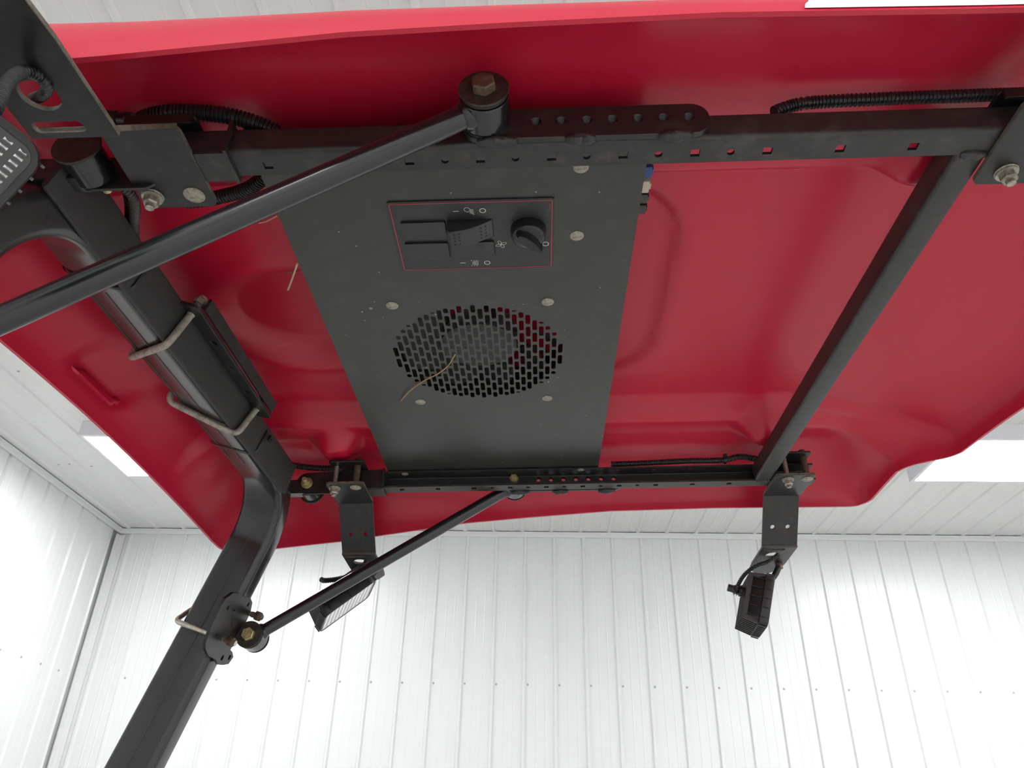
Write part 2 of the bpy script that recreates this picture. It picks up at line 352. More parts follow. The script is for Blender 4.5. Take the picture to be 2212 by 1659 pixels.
# ------------------------------------------------------------------ red canopy
LIPZ = [(-.62, .464), (-.5, .4754), (-.373, .485), (-.31, .493), (-.19, .508), (-.135, .5154), (-.01, .524), (.15, .5328), (.35, .5335), (.5, .532), (.64, .530), (.8, .532)]
LIPD = [(-.62, .549), (-.5, .5454), (-.373, .5385), (-.31, .536), (-.19, .534), (-.01, .5303), (.15, .5266), (.35, .522), (.5, .5215), (.64, .519), (.8, .519)]
FRONT = [(0, .742), (.12, .728), (.17, .719), (.23, .711), (.285, .705), (.300, .694), (.312, .672), (.325, .650), (.340, .636), (.36, .629), (.43, .631), (.50, .634), (.512, .630), (.53, .615)]
REAR = [(0, -.600), (.47, -.604), (.50, -.602), (.52, -.594), (.535, -.580), (.56, -.56)]
def roof_z(x, y):
    d = abs(y - YC)
    # plateau and the lower shelf towards the long sides, the border sweeping out to the front notch
    db = .262 + .040 * sstep(.42, .70, x) - .02 * sstep(-.3, -.6, x)
    fr = sstep(.40, .50, x)                                           # towards the front the step splits in two crisp ones
    st = (1 - fr) * sstep(db, db + .034, d) + fr * (.45 * sstep(db, db + .016, d) + .55 * sstep(db + .030, db + .060, d))
    z = .642 - .004 * (x - .1) ** 2 - .034 * st
    z -= .010 * sstep(.30, .42, d) * (1 - sstep(.45, .6, x))
    # groove along the shelf
    z += .006 * math.exp(-((d - .345) / .022) ** 2) * (1 - sstep(.35, .5, x))
    # front: visor droops, wings dome
    z -= .042 * sstep(.42, .74, x) * (1 - st)
    z += sstep(.30, .36, d) * (.020 * math.exp(-(((x - .50) / .06) ** 2 + ((d - .40) / .05) ** 2)) - .022 * sstep(.55, .64, x))
    # rounded rectangular step in the middle of the roof
    ax = max(abs(x + .03) - .120, 0); ay = max(abs(y - .873) - .115, 0)
    rr = math.hypot(ax, ay)
    if x > -.15: z += .012 * (1 - sstep(.085, .112, rr)) * sstep(-.15, -.1, x)
    # oval pocket towards the rear
    q = math.hypot((x + .325) / .138, (y - .913) / .118)
    z += .026 * (1 - sstep(.70, .98, q)) - .005 * math.exp(-((q - 1.10) / .1) ** 2)
    # round bosses reaching down to the frame
    for bx, by in ((-.352, 1.243), (-.352, 2 * YC - 1.243), (.405, 1.215), (.405, 2 * YC - 1.215)):
        r = math.hypot(x - bx, y - by)
        if r < .09: z -= .034 * (1 - sstep(.016, .050, r)) 
    return z
def canopy_z(x, y, er, ef, es):
    d = abs(y - YC)
    lip = interp(x, LIPZ) + .021 * (1 - min(1, (d / .53) ** 2)) * (1 - sstep(-.6, -.35, x))
    lip += .004 * sstep(.5, .7, x) * (1 - min(1, d / .3))
    rz = roof_z(x, y)
    def g(e, w_): e = min(1, max(0, e / w_)); return math.sqrt(max(0, 1 - (1 - e) ** 2))
    gs = g(es, .085)
    e = min(1, max(0, er / .115)); gr = .30 * g(er, .03) + .70 * (e * e * (3 - 2 * e)) ** .8
    gf = .25 * g(ef, .02) + .75 * g(ef, .13)
    k = gs * gr * gf
    z = lip + (rz - lip) * k
    return z
def spaced(n, edge):                                                  # denser near the ends
    out = []
    for i in range(n + 1):
        t = i / n; out.append(t - edge * math.sin(2 * PI * t) / (2 * PI))
    return out
NU, NV = 230, 210
us = spaced(NU, .75); vsn = spaced(NV, .75)
cb = MB(); vv = []
for a in us:
    row = []
    for b_ in vsn:
        t = 2 * b_ - 1; d0 = abs(t) * .525
        xr = interp(d0, REAR); xf = interp(d0, FRONT)
        x = xr + (xf - xr) * a
        D = interp(x, LIPD) - .012 * (max(0, (-.575 - x) / .03) ** 2 if x < -.575 else 0) - .010 * (max(0, (x - .60) / .035) ** 2 if x > .60 and d0 > .36 else 0)
        y = YC + t * D
        es = (1 - abs(t)) * D; er = x - xr; ef = xf - x
        z = canopy_z(x, y, er, ef, es)
        if x < -.5:                                                   # pocket moulded into the rear wall
            q = math.hypot(max(abs(y - .898 - (z - .545) * .6) - .040, 0) / .042, max(abs(z - .552) - .006, 0) / .038)
            x -= .0115 * (1 - sstep(.15, 1, q))
        row.append(V((x, y, z)))
    vv.append(row)
n1 = NV + 1
flatv = [p for r in vv for p in r]
fs = [(i * n1 + j, i * n1 + j + 1, (i + 1) * n1 + j + 1, (i + 1) * n1 + j) for i in range(NU) for j in range(NV)]
# outer skin: vertex normals pushed up and outwards
nr = [V((0, 0, 0)) for _ in flatv]
for f in fs:
    nn = (flatv[f[2]] - flatv[f[0]]).cross(flatv[f[3]] - flatv[f[1]])
    if nn.z < 0: nn = -nn
    for i in f: nr[i] += nn
TH = .0045
outer = []
for i, p in enumerate(flatv):
    a, b_ = divmod(i, n1); edge = (a in (0, NU)) or (b_ in (0, NV))
    n_ = nr[i].normalized()
    if edge: n_.z *= .12; n_.normalize()
    outer.append(p + n_ * TH)
cb.add(flatv + outer, [tuple(reversed(f)) for f in fs] + [tuple(i + len(flatv) for i in f) for f in fs])
N0 = len(flatv)
bnd = [j for j in range(n1)] + [i * n1 + NV for i in range(1, NU + 1)] + [NU * n1 + j for j in range(NV - 1, -1, -1)] + [i * n1 for i in range(NU - 1, 0, -1)]
cb.add(flatv + outer, [(bnd[i], bnd[(i + 1) % len(bnd)], bnd[(i + 1) % len(bnd)] + N0, bnd[i] + N0) for i in range(len(bnd))])
canopy = solo('roof_canopy', cb, 'red', 'red moulded plastic roof canopy with ribs, pockets and a deep turned down lip', 'canopy', sharp=60)
# white decal film on the outer face of the near lip, torn at its rear end
db_ = MB(); rows = []
xs = [.215 + i * (.40) / 60 for i in range(61)]
def skirt_out(x, h):                                                  # point of the outer near face, h above the lip
    D = interp(x, LIPD); lip = interp(x, LIPZ); rz = .60
    k = min(.97, max(0, h / (rz - lip))); e = 1 - math.sqrt(1 - k * k)
    return V((x, YC - D + .085 * e - TH - .0007, lip + h))
lo_ = []; hi_ = []
for i, xx in enumerate(xs):
    pass
nq = 7; grid = []
jag = [random.uniform(-.003, .003) for _ in range(nq + 1)]
for j in range(nq + 1):
    for i, xx in enumerate(xs):
        x2 = xx + (1 - i / 60) * (.016 * j / nq + jag[j]) if i < 6 else xx
        grid.append(skirt_out(x2, .0030 + .039 * j / nq))
db_.add(grid, [(j * 61 + i, j * 61 + i + 1, (j + 1) * 61 + i + 1, (j + 1) * 61 + i) for j in range(nq) for i in range(60)])
part('decal_strip', db_, 'decal_white', canopy, 'white decal strip with a torn end')

# ------------------------------------------------------------------ roll bar
U = V((-.334, 0, -.9426)); W_ = V((.9426, 0, -.334))                    # down the posts, across the tube
PT = .006                                                              # thickness of the bar along its front face
CC0 = V((-.431, 0, .5013)); CC = CC0 - W_ * PT; TW, TD = .076, .049; YPF = 1.306
sec_c = CC - W_ * (TW / 2) - U * (TD / 2)                             # centre of the cross bar section
def sweep_bar():
    mb = MB(); R = .112; yf = YPF; yn = 2 * YC - yf; Ld = 2.25
    path = []                                                         # (y, distance down along U)
    def arc(cy_, c_, a0, a1, n=14):
        for i in range(n + 1):
            t = math.radians(a0 + (a1 - a0) * i / n); path.append((cy_ + R * math.cos(t), c_ - R * math.sin(t), t))
    path.append((yn, Ld, PI)); path.append((yn, .3, PI)); arc(yn + R, R, 180, 90)
    for k in range(1, 8): path.append((yn + R + (yf - yn - 2 * R) * k / 8, 0, PI / 2))
    arc(yf - R, R, 90, 0); path.append((yf, .3, 0)); path.append((yf, Ld, 0))
    rings = []
    for y, dn, t in path:
        c = sec_c + V((0, y, 0)) + U * dn
        out = V((0, math.cos(t), 0)) - U * math.sin(t)                # outward normal in the bar plane
        rings.append([c + W_ * p[0] + out * p[1] for p in rrect(-TW / 2, TW / 2, -TD / 2, TD / 2, .0125, 5)])
    return mb.rings(rings)
rops = solo('roll_bar', sweep_bar(), 'rops', 'bent black square-tube roll bar with rounded edges, leaning posts', 'roll bar', sharp=40)
# weld seam lines along the under face of the tube
for off in (-.022, .006):
    p0 = sec_c + W_ * off + U * (TD / 2 + .0001)
    part('seam', MB().tube([p0 + V((0, y, 0)) for y in (.67, .9, 1.13)], .0008, 6), 'beam_dusty', rops)
p0 = sec_c + W_ * .0 + V((0, YPF - TD / 2 - .0001, 0))
part('seam', MB().tube([p0 + U * t for t in (.1, .5, .9)], .0007, 6), 'beam_dusty', rops)

# flat bar along the front face of the cross tube, its far end cut slanting
def mount_bar():
    R = []
    for y, k0, k1 in ((.495, 0, 0), (.50, .001, .001), (1.205, .001, .001), (1.222, .001, .001), (1.236, -.003, .006)):
        R.append([CC0 + V((0, y + (.012 if b_ < -.02 and y > 1.2 else 0) * -1, 0)) + W_ * a + U * b_ for a, b_ in rrect(-PT + .0002, 0, -TD - k1, .001 + k0, .0022, 3)])
    return MB().rings(R)
solo('mounting_bar', mount_bar(), 'rough_bar', 'rough textured black flat bar lying along the roll bar', 'bar')

# ------------------------------------------------------------------ canopy frame
ZB, ZT, YW = .530, .5615, .4887
XL, XR = -.335, .50
SQ = [-.238 + .0653 * i for i in range(10)]; RD = [-.0745, -.010, .0552, .1205, .186]
WH = [.0095 + .02285 * i for i in range(7)]
def channel():
    t = .0032; r = .005; yi = YW + .0292
    holes = [rect(x - .0042, x + .0042, .0175 - .0042, .0175 + .0042) for x in SQ] + [circ(x, .0178, .0036, 12) for x in RD]
    mb = MB()
    mb.plate((0, YW, ZB), (1, 0, 0), (0, 1, 0), rect(XL, XR, r, .0292), holes, t)
    mb.plate((0, YW, ZT - t), (1, 0, 0), (0, 1, 0), rect(XL, XR, r, .0292), holes, t)
    wh = [circ(x, .551, .0046, 16) for x in WH + [-.0353]]
    mb.plate((0, YW + t, 0), (1, 0, 0), (0, 0, 1), rect(XL, XR, ZB + r, ZT - r), wh, t)
    for zc, a0 in ((ZB + r, 180), (ZT - r, 90)):
        ring = []
        for i in range(6):
            a = math.radians(a0 + 90 * i / 5); ring.append((YW + r + r * math.cos(a), zc + r * math.sin(a)))
        inn = [(YW + r + (r - t) * math.cos(math.radians(a0 + 90 * i / 5)), zc + (r - t) * math.sin(math.radians(a0 + 90 * i / 5))) for i in range(5, -1, -1)]
        pr = ring + inn
        mb.rings([[V((XL, p[0], p[1])) for p in pr], [V((XR, p[0], p[1])) for p in pr]])
    return mb
frame = thing('canopy_frame', 'black welded steel canopy frame with punched side channels and cross tube', 'frame', (.05, YC, ZB))
ch = channel()
side_n = part('side_channel', ch, 'beam_dusty', frame); side_f = part('side_channel', ch.mirror(), 'beam_dusty', frame)
def strip():
    a, b_ = -.056, .165; z0, z1 = .5300, .5680; r = .0165
    out = rrect(a, b_, z0, z1, r, 6)
    return MB().plate((0, YW - .0001, 0), (1, 0, 0), (0, 0, 1), out, [circ(x, .551, .0047, 18) for x in WH + [-.0353]], .0062)
st_ = strip()
sn = part('hole_strip', st_, 'beam', frame, bevel=.0006); sf = part('hole_strip', st_.mirror(), 'beam', frame, bevel=.0006)
def threads(x):                                                       # ridged bore inside a hole
    return MB().lathe((x, YW - .006, .551), (0, 1, 0), [(0.0006 * i, .0047 - (.0007 if i % 2 else .0001)) for i in range(15)], 16, False, False)
for x in WH:
    part('threaded_bore', threads(x), 'beam', sn); part('threaded_bore', threads(x).mirror(), 'beam', sf)
def weld(x0, x1, y, z, r=.0042):
    n = 9; P = []; R = []
    for i in range(n + 1):
        t = i / n; P.append(V((x0 + (x1 - x0) * t, y + random.uniform(-.0006, .0006), z + random.uniform(-.0007, .0007)))); R.append(r * (.35 + .75 * math.sin(PI * min(.96, max(.04, t))) ** .4) * random.uniform(.9, 1.1))
    return MB().tube(P, r, 10, True, R)
for x0, x1 in ((-.043, -.008), (.035, .062), (.118, .148)):
    wd = weld(x0, x1, YW - .0035, .5295, .0052)
    part('weld_bead', wd, 'beam', frame); part('weld_bead', wd.mirror(), 'beam', frame)
# cross tube at the front end
XB0, XB1 = .3925, .4222
def crossbar():
    y0, y1 = YW + .027, 2 * YC - YW - .027; prof = rrect(XB0, XB1, ZB, ZT, .0042, 4)
    return MB().rings([[V((p[0], y0, p[1])) for p in prof], [V((p[0], y1, p[1])) for p in prof]])
part('cross_tube', crossbar(), 'beam_dusty', frame)
for s in (0, 1):
    a = weld(XB0 + .004, XB1 - .002, YW + .0295, ZB + .0005, .0048); b_ = weld(XB0 - .001, XB0 - .0005, YW + .032, .545, .004)
    part('weld_bead', a.mirror() if s else a, 'beam_dusty', frame)
# hinge ears at the rear end: two plates round a rubber bush, bolt across
def ear_out():
    cx_, cz_, r = -.4075, .5395, .0205
    P = [(-.272, .5275), (-.272, .5640), (cx_, cz_ + r)]
    for i in range(1, 12):
        a = math.radians(90 + 180 * i / 12); P.append((cx_ + r * math.cos(a), cz_ + r * math.sin(a)))
    P += [(cx_, cz_ - r), (-.355, .5190), (-.345, .5275)]
    return P[::-1]
e1 = MB().plate((0, 2 * YC - YW - .0300, 0), (1, 0, 0), (0, 0, 1), ear_out(), [], .003)
e2 = MB().plate((0, 2 * YC - YW + .0040, 0), (1, 0, 0), (0, 0, 1), ear_out(), [], .003)
e3 = MB().box((-.309, 2 * YC - YW - .0145, .5275), .074, .034, .003)
tab = MB().box((-.2705, 2 * YC - YW - .0145, .546), .003, .040, .040)
for mbx in (e1,):
    part('hinge_ear', mbx, 'beam', frame, bevel=.0006); part('hinge_ear', mbx.mirror(), 'beam', frame, bevel=.0006)
for mbx, nm in ((e3, 'hinge_floor'), (tab, 'end_lip')):
    part(nm, mbx, 'beam_dusty', frame); part(nm, mbx.mirror(), 'beam_dusty', frame)
HB = V((-.4075, 0, .5395))
yi_ = 2 * YC - YW - .030
for m_ in (False, True):
    f_ = (lambda a: a.mirror()) if m_ else (lambda a: a)
    part('bush_sleeve', f_(MB().cyl(HB + V((0, yi_ + .001, -.002)), HB + V((0, yi_ + .033, -.002)), .0195, 28, .001)), 'rod', frame)
    part('outer_washer', f_(MB().cyl(HB + V((0, yi_ + .0335, -.002)), HB + V((0, yi_ + .0365, -.002)), .0225, 28, .0008)), 'washer', frame)
    part('bush_washer', f_(MB().cyl(HB + V((0, yi_ - .0055, 0)), HB + V((0, yi_ - .0032, 0)), .0105, 24, .0005)), 'yellow', frame)
    part('bush_nut', f_(MB().hexa(HB + V((0, yi_ - .0055, 0)), (0, -1, 0), .0135, .0085)), 'yellow', frame, smooth=False)
    part('bush_bolt', f_(MB().cyl(HB + V((0, yi_ - .0055, 0)), HB + V((0, yi_ - .0235, 0)), .0045, 18, .0008)), 'yellow', frame)
    part('mount_lug', f_(MB().box((-.437, 1.285, .533), .055, .018, .026)), 'rops', frame)

# ------------------------------------------------------------------ fan console between the side channels
ZP = .5637
PX0, PX1 = -.2643, .1180
con = thing('fan_console', 'grey sheet metal ceiling console with a round fan grille and switch plate', 'console', (-.07, YC, ZP))
GX, GY, GR = -.0715, YC - .0015, .1205
def grille_slots():
    H = []; pitch = .00862; wd = .0031; ln = .0232; py = .0285
    n = int(GR / pitch)
    for i in range(-n, n + 1):
        x = i * pitch; hmax = math.sqrt(max(0, (GR - .001) ** 2 - (abs(x) + wd) ** 2)); off = (py / 2 if i % 2 else 0)
        k = -6
        while k <= 6:
            c = k * py + off * 1.0; a = max(c - ln / 2, -hmax); b_ = min(c + ln / 2, hmax); k += 1
            if b_ - a < .0034: continue
            r = min(.0024, (b_ - a) / 2.05)
            H.append(rrect(x - wd + GX, x + wd + GX, a + GY, b_ + GY, r, 2))
    return H
DX_0, DX_1, DY_0, DY_1 = -.1465, .0285, .5925, .7065
panel_holes = grille_slots()
pl = MB().plate((0, 0, ZP), (1, 0, 0), (0, 1, 0), rect(PX0, PX1, .497, 1.303), panel_holes, .0009, 0, 1)
for x in (PX0, PX1): pl.box((x + (.0008 if x < 0 else -.0008), YC, ZP + .007), .0016, .806, .0139)
panel = part('panel', pl, ['panel', 'panel_edge'], con, smooth=False)
# fan behind the grille
fc = V((GX, GY, ZP))
part('fan_shroud', MB().lathe(fc, (0, 0, 1), [(.004, .127), (.045, .127), (.047, .122), (.047, .119), (.008, .119)], 48, False, False), 'blade', con)
hub = part('fan_hub', MB().lathe(fc, (0, 0, 1), [(.0125, .001), (.0125, .046), (.0165, .053), (.040, .055)], 40, False, True), 'hub', con)
part('hub_screw', MB().lathe(fc + V((0.001, .004, .0125)), (0, 0, -1), [(0, .004), (.002, .003)], 12), 'rusty', hub)
for k in range(9):
    a = 2 * PI * k / 9 + .25; mb = MB(); g = []
    for i in range(7):
        r = .050 + .066 * i / 6; sweep = .55 * i / 6
        for j in range(4):
            t = a + sweep + (j / 3 - .5) * .50; g.append(fc + V((r * math.cos(t), r * math.sin(t), .016 + .020 * j / 3)))
    mb.add(g, [(i * 4 + j, i * 4 + j + 1, (i + 1) * 4 + j + 1, (i + 1) * 4 + j) for i in range(6) for j in range(3)])
    part('fan_blade', mb, 'blade', con)
for k in range(3):
    a = 2 * PI * k / 3 + .6; d_ = V((math.cos(a), math.sin(a), 0))
    part('fan_strut', MB().tube([fc + d_ * .04 + V((0, 0, .044)), fc + d_ * .121 + V((0, 0, .044))], .004, 8), 'hub', con)
part('fan_motor', MB().lathe(fc, (0, 0, 1), [(.040, .036), (.062, .034), (.064, .02)], 30), 'hub', con)
# bolt heads
def dome(p, r=.0078, h=.0030, ax=(0, 0, -1)): return MB().lathe(p, ax, [(0, r), (.0009, r), (h * .7, r * .72), (h * .95, r * .35), (h, .0004)], 22)
for px, py in ((847, 661), (1183, 653), (908, 869), (1182, 861), (1246, 510), (1255, 362)):
    p = PZ(px, py, ZP - .001); p.z = ZP
    part('bolt_head', dome(p), 'zinc_dusty', con, 'dusty zinc carriage bolt head')
for px, py in ((875, 1024), (1255, 1015)):
    p = PZ(px, py, ZT - .0035); p.z = ZT - .0032; part('bolt_head', dome(p, .0062, .0022), 'zinc_dusty', con)
# switch plate with openings for four switches and the knob
DT = .0018
BL = [(-.1365, -.0880, .6215, .6485), (-.1370, -.0885, .6555, .6825), (-.0865, -.0375, .6555, .6830), (-.0865, -.0375, .6210, .6495)]
sp = part('switch_plate', MB().plate((0, 0, ZP - DT), (1, 0, 0), (0, 1, 0), rrect(DX_0, DX_1, DY_0, DY_1, .003, 4), [rrect(*b_, .0022, 3) for b_ in BL], DT - .00005), 'decal', con, bevel=.0003)
for i, b_ in enumerate(BL):
    zz = ZP - DT - .0026 if i < 3 else ZP - .0004
    part('blank_cap' if i < 3 else 'switch_well', MB().plate((0, 0, zz), (1, 0, 0), (0, 1, 0), rrect(b_[0] + .0003, b_[1] - .0003, b_[2] + .0003, b_[3] - .0003, .0021, 3), [], ZP - zz - .0001), 'blank', sp, bevel=.0006 if i < 3 else None)
ZI = ZP - DT - .00025
def stroke(pts, wd=.00075, closed=False):
    P = [V((p[0], p[1], ZI)) for p in pts]; n = len(P); mb = MB(); L_ = []
    for i in range(n):
        a = P[(i - 1) % n] if (closed or i > 0) else P[i]; c = P[(i + 1) % n] if (closed or i < n - 1) else P[i]
        t = (c - a).normalized(); nn = V((-t.y, t.x, 0)); L_ += [P[i] + nn * wd / 2, P[i] - nn * wd / 2]
    m_ = n if closed else n - 1
    return mb.add(L_, [(2 * i, 2 * i + 1, 2 * ((i + 1) % n) + 1, 2 * ((i + 1) % n)) for i in range(m_)])
part('red_border', stroke(rrect(DX_0 + .0025, DX_1 - .0025, DY_0 + .0028, DY_1 - .0028, .0012, 3), .0009, True), 'redprint', sp, smooth=False)
def icon(px, py): p = PZ(px, py, ZI); return p.x, p.y
IC = []
for px, py in ((984.5, 456.5), (1000, 568)):
    x, y = icon(px, py); IC.append([('I', [(x - .0031, y), (x + .0031, y)], False)])
for px, py, r in ((1042.5, 455, .0031), (1052.5, 567.5, .0031), (1178.5, 527, .0033)):
    x, y = icon(px, py); IC.append([('O', circ(x, y, r, 28), True)])
x, y = icon(1013, 455)                                                # work lamp symbol
S = []
th = -2.2
lamp_ = [(.0034 * math.cos(a) * 1.0, .0030 * math.sin(a)) for a in [math.radians(40 + i * 15) for i in range(17)]]
tip = (.0030, .0030)
def rt(p, a, ox, oy): return (ox + p[0] * math.cos(a) - p[1] * math.sin(a), oy + p[0] * math.sin(a) + p[1] * math.cos(a))
drop = [( .0028 * math.cos(math.radians(a)), .0030 * math.sin(math.radians(a))) for a in range(100, 261, 16)] + [(.0030, -.0026), (.0034, 0), (.0030, .0026)]
S.append(('L', [rt(p, math.radians(40), x - .0022, y - .0016) for p in drop], True))
for k in range(5):
    q0 = (x + .0021 - .0004 * k, y - .0014 + .0011 * k); q1 = (x + .0046 + .0002 * k, y - .0012 + .0019 * k)
    S.append(('R', [q0, q1], False))
IC.append(S)
x, y = icon(1027, 568); S = []                                        # beacon symbol
S.append(('B', [(x + .0022, y - .0022), (x - .0016, y - .0022), (x - .0031, y - .0012), (x - .0031, y + .0012), (x - .0016, y + .0022), (x + .0022, y + .0022)], False))
S.append(('B', [(x + .0029, y - .0040), (x + .0029, y + .0040)], False))
S.append(('B', [(x + .0016, y - .0008), (x - .0022, y - .0008)], False)); S.append(('B', [(x + .0016, y + .0008), (x - .0022, y + .0008)], False))
for sgn in (-1, 1):
    for dx, ex_ in ((-.0012, 0.0), (.0005, .0014), (-.0032, -.0018)):
        S.append(('B', [(x + dx, y + sgn * .0031), (x + dx + ex_, y + sgn * .0053)], False))
IC.append(S)
x, y = icon(1082.5, 528); S = []                                      # fan symbol: four looped blades
for k in range(4):
    a0 = math.radians(90 * k + 50); lp = []
    for i in range(15):
        t = 2 * PI * i / 15; lp.append(rt((.0031 - .0031 * math.cos(t), .0017 * math.sin(t) + .0008 * (1 - math.cos(t))), a0, x, y))
    S.append(('F', lp, True))
IC.append(S)
for S in IC:
    mb = MB()
    for kind, pts, cl in S:
        t = stroke(pts, .0008 if kind in 'IO' else .00048, cl); mb.add(t.v, t.f)
    part('printed_symbol', mb, 'icon', sp, smooth=False)
fcv = bpy.data.curves.new('part_number', 'FONT'); fcv.body = 'DB0C3061'; fcv.size = .0021; fcv.align_x = 'CENTER'; fcv.align_y = 'CENTER'
fo = bpy.data.objects.new('part_number', fcv); col.objects.link(fo)
bpy.context.view_layer.update()
fm = bpy.data.meshes.new_from_object(fo); bpy.data.objects.remove(fo)
px_, py_ = icon(1188, 448)
tb = MB().add([V((px_ + v_.co.y, py_ + v_.co.x, ZI)) for v_ in fm.vertices], [tuple(p.vertices) for p in fm.polygons])
part('printed_number', tb, 'redprint', sp, smooth=False)
# rocker: curved paddle, tipped down at its rear end
rx0, rx1, ry0, ry1 = -.0860, -.0380, .6225, .6482
rk = []; nn_ = 16
for i in range(nn_ + 1):
    t = i / nn_; x = rx0 + (rx1 - rx0) * t
    h = .0160 * (1 - t) ** 1.0 + .0022 + .0035 * math.sin(PI * t)
    if i == 0: h *= .86
    rk.append((x, h))
mb = MB(); secs = []
for x, h in rk:
    zt = ZP - h - DT * .3; secs.append([V((x, ry0, ZP)), V((x, ry0, zt + .0008)), V((x, ry0 + .0008, zt)), V((x, ry1 - .0008, zt)), V((x, ry1, zt + .0008)), V((x, ry1, ZP))])
rocker = part('rocker_switch', mb.rings(secs), 'blank', sp, sharp=40)
def rk_h(x):
    for (a, b_), (c, d) in zip(rk, rk[1:]):
        if x <= c: return b_ + (d - b_) * (x - a) / (c - a)
    return rk[-1][1]
dm = MB()
for gx in (rx0 + .0075, rx0 + .0125, rx1 - .0125, rx1 - .0075):
    for k in range(4):
        y = ry0 + .0045 + .0052 * k; z = ZP - rk_h(gx) - DT * .3
        dm.lathe((gx, y, z - .00035), (0, 0, 1), [(0, .0009), (.0005, .0011)], 8)
part('grip_dots', dm, 'knob', rocker)['kind'] = 'stuff'
# knob: round skirt with a raised pointer blade
kc = V((.0005, .6395, ZP - DT))
kb = MB().lathe(kc, (0, 0, -1), [(0, .0195), (.0035, .0195), (.010, .0185), (.0128, .0165), (.0135, .0150)], 36, False, True)
knob = part('fan_knob', kb, 'knob', sp, 'glossy black rotary fan knob with a pointer grip')
pa = math.radians(48); d1 = V((math.cos(pa), math.sin(pa), 0)); d2 = V((-math.sin(pa), math.cos(pa), 0))
out = [(-.0170, -.0025), (-.0100, -.0062), (0, -.0072), (.0110, -.0060), (.0215, -.0016), (.0215, .0016), (.0110, .0060), (0, .0072), (-.0100, .0062), (-.0170, .0025)]
kp = MB().rings([[kc + d1 * p[0] * s + d2 * p[1] * s2 + V((0, 0, -h)) for p in out] for h, s, s2 in ((.0035, 1, 1.15), (.017, .97, .95), (.0205, .9, .72))])
part('pointer', kp, 'knob', knob)
# relay and fuse connectors at the front edge of the panel
for i, (py, mt_, ln) in enumerate(((.563, 'blue', .018), (.583, 'cream', .019), (.600, 'blank', .015), (.616, 'blank', .015))):
    c = V((PX1 + .0030, py, ZP + .0065)); mb = MB().box(c, .0075, ln * .85, .013); mb.box(c + V((.004, 0, -.002)), .003, ln * .45, .007)
    part('fuse_connector', mb, mt_, con, bevel=.0006)

# ------------------------------------------------------------------ brace rods
def brace(label, m_):
    f_ = (lambda a: a.mirror()) if m_ else (lambda a: a)
    yr = 2 * YC - .4655
    E1 = V((-.0353, yr, .551)); E2 = PY(546, 1376, yr); 
    t = thing('brace_rod', label, 'brace rod', mir(E2) if m_ else E2, 'brace rods from roll bar to frame')
    d_ = (E2 - E1).normalized()
    part('rod', f_(MB().tube([E1 + d_ * .016, E1 + d_ * .03, E1.lerp(E2, .5), E2 - d_ * .018], .0108, 28)), 'rod', t)
    for E, hm, hw in ((E1, 'rusty', 'washer'), (E2, 'yellow', 'washer')):
        s1 = 1 if E is E1 else -1                                      # head side: outside at the beam, inside at the post
        part('weld_collar', f_(MB().lathe(E + d_ * (.0175 if E is E1 else -.0175), d_ if E is E1 else -d_, [(-.004, .0150), (.003, .0138), (.007, .0112)], 24)), 'rod', t)
        part('eye_sleeve', f_(MB().cyl(E - V((0, .0135, 0)), E + V((0, .0135, 0)), .0218, 36, .0008)), 'rod', t)
        part('rubber_bush', f_(MB().lathe(E - V((0, .0185, 0)), (0, 1, 0), [(0, .0200), (.0015, .0212), (.0035, .0208), (.0042, .019), (.0328, .019), (.0335, .0208), (.0355, .0212), (.037, .0200)], 32)), 'rubber', t)
        hd = V((0, s1, 0))
        part('washer', f_(MB().cyl(E + hd * .0186, E + hd * .0208, .0222, 36, .0005)), hw, t)
        part('washer', f_(MB().cyl(E - hd * .0186, E - hd * .0203, .0222, 36, .0005)), 'washer', t)
        b_ = part('bolt_head', f_(MB().hexa(E + hd * .0208, hd, .0190, .0085, .35)), hm, t, smooth=False)
        part('bolt_shank', f_(MB().cyl(E - hd * .020, E + hd * .0208, .0055, 16)), 'zinc', t)
        if E is E1:
            part('nut', f_(MB().hexa(E - V((0, .0278, 0)), (0, -1, 0), .0150, .009)), 'yellow', t, smooth=False)
            part('bolt_end', f_(MB().cyl(E - V((0, .020, 0)), E - V((0, .0400, 0)), .0052, 16, .0006)), 'yellow', t)
    return t, (mir(E1) if m_ else E1), (mir(E2) if m_ else E2)
bn = brace('thick glossy black brace rod with a rusty hex bolt head on a wide washer', True)
bf_ = brace('slim black brace rod with a yellow bolt at the far roll bar post', False)
EF = bf_[2]

# ------------------------------------------------------------------ u-bolts, clamp plate and post bracket
def on_bar(y, a, b_): return sec_full + V((0, y, 0)) + W_ * a + U * b_     # a across, b down from the centre of the cross bar
sec_full = CC0 - W_ * ((TW + PT) / 2) - U * (TD / 2); hw, hd_ = (TW + PT) / 2, TD / 2
y0c, y1c = .732, 1.022
cp = thing('clamp_plate', 'black punched clamp plate lying along the roll bar under two u-bolts', 'bracket', on_bar(.88, .05, -hd_))
mb = MB().plate(on_bar(0, 0, -hd_ - .0002), V((0, 1, 0)), W_ * 1, [(p[0], p[1]) for p in rrect(y0c, y1c, -hw - .016, hw + .024, .010, 5)],
                [circ(.814, hw + .012, .0050, 14), circ(.875, hw + .012, .0036, 12), circ(.941, hw + .012, .0050, 14)], -.0045 if False else .0045)
part('plate', mb, 'beam', cp, bevel=.0006)
part('edge_flange', MB().box(on_bar((y0c + y1c) / 2, hw + .0240, -hd_ - .0105), .0035, y1c - y0c - .025, .016, W_, V((0, 1, 0)), U), 'beam_dusty', cp)
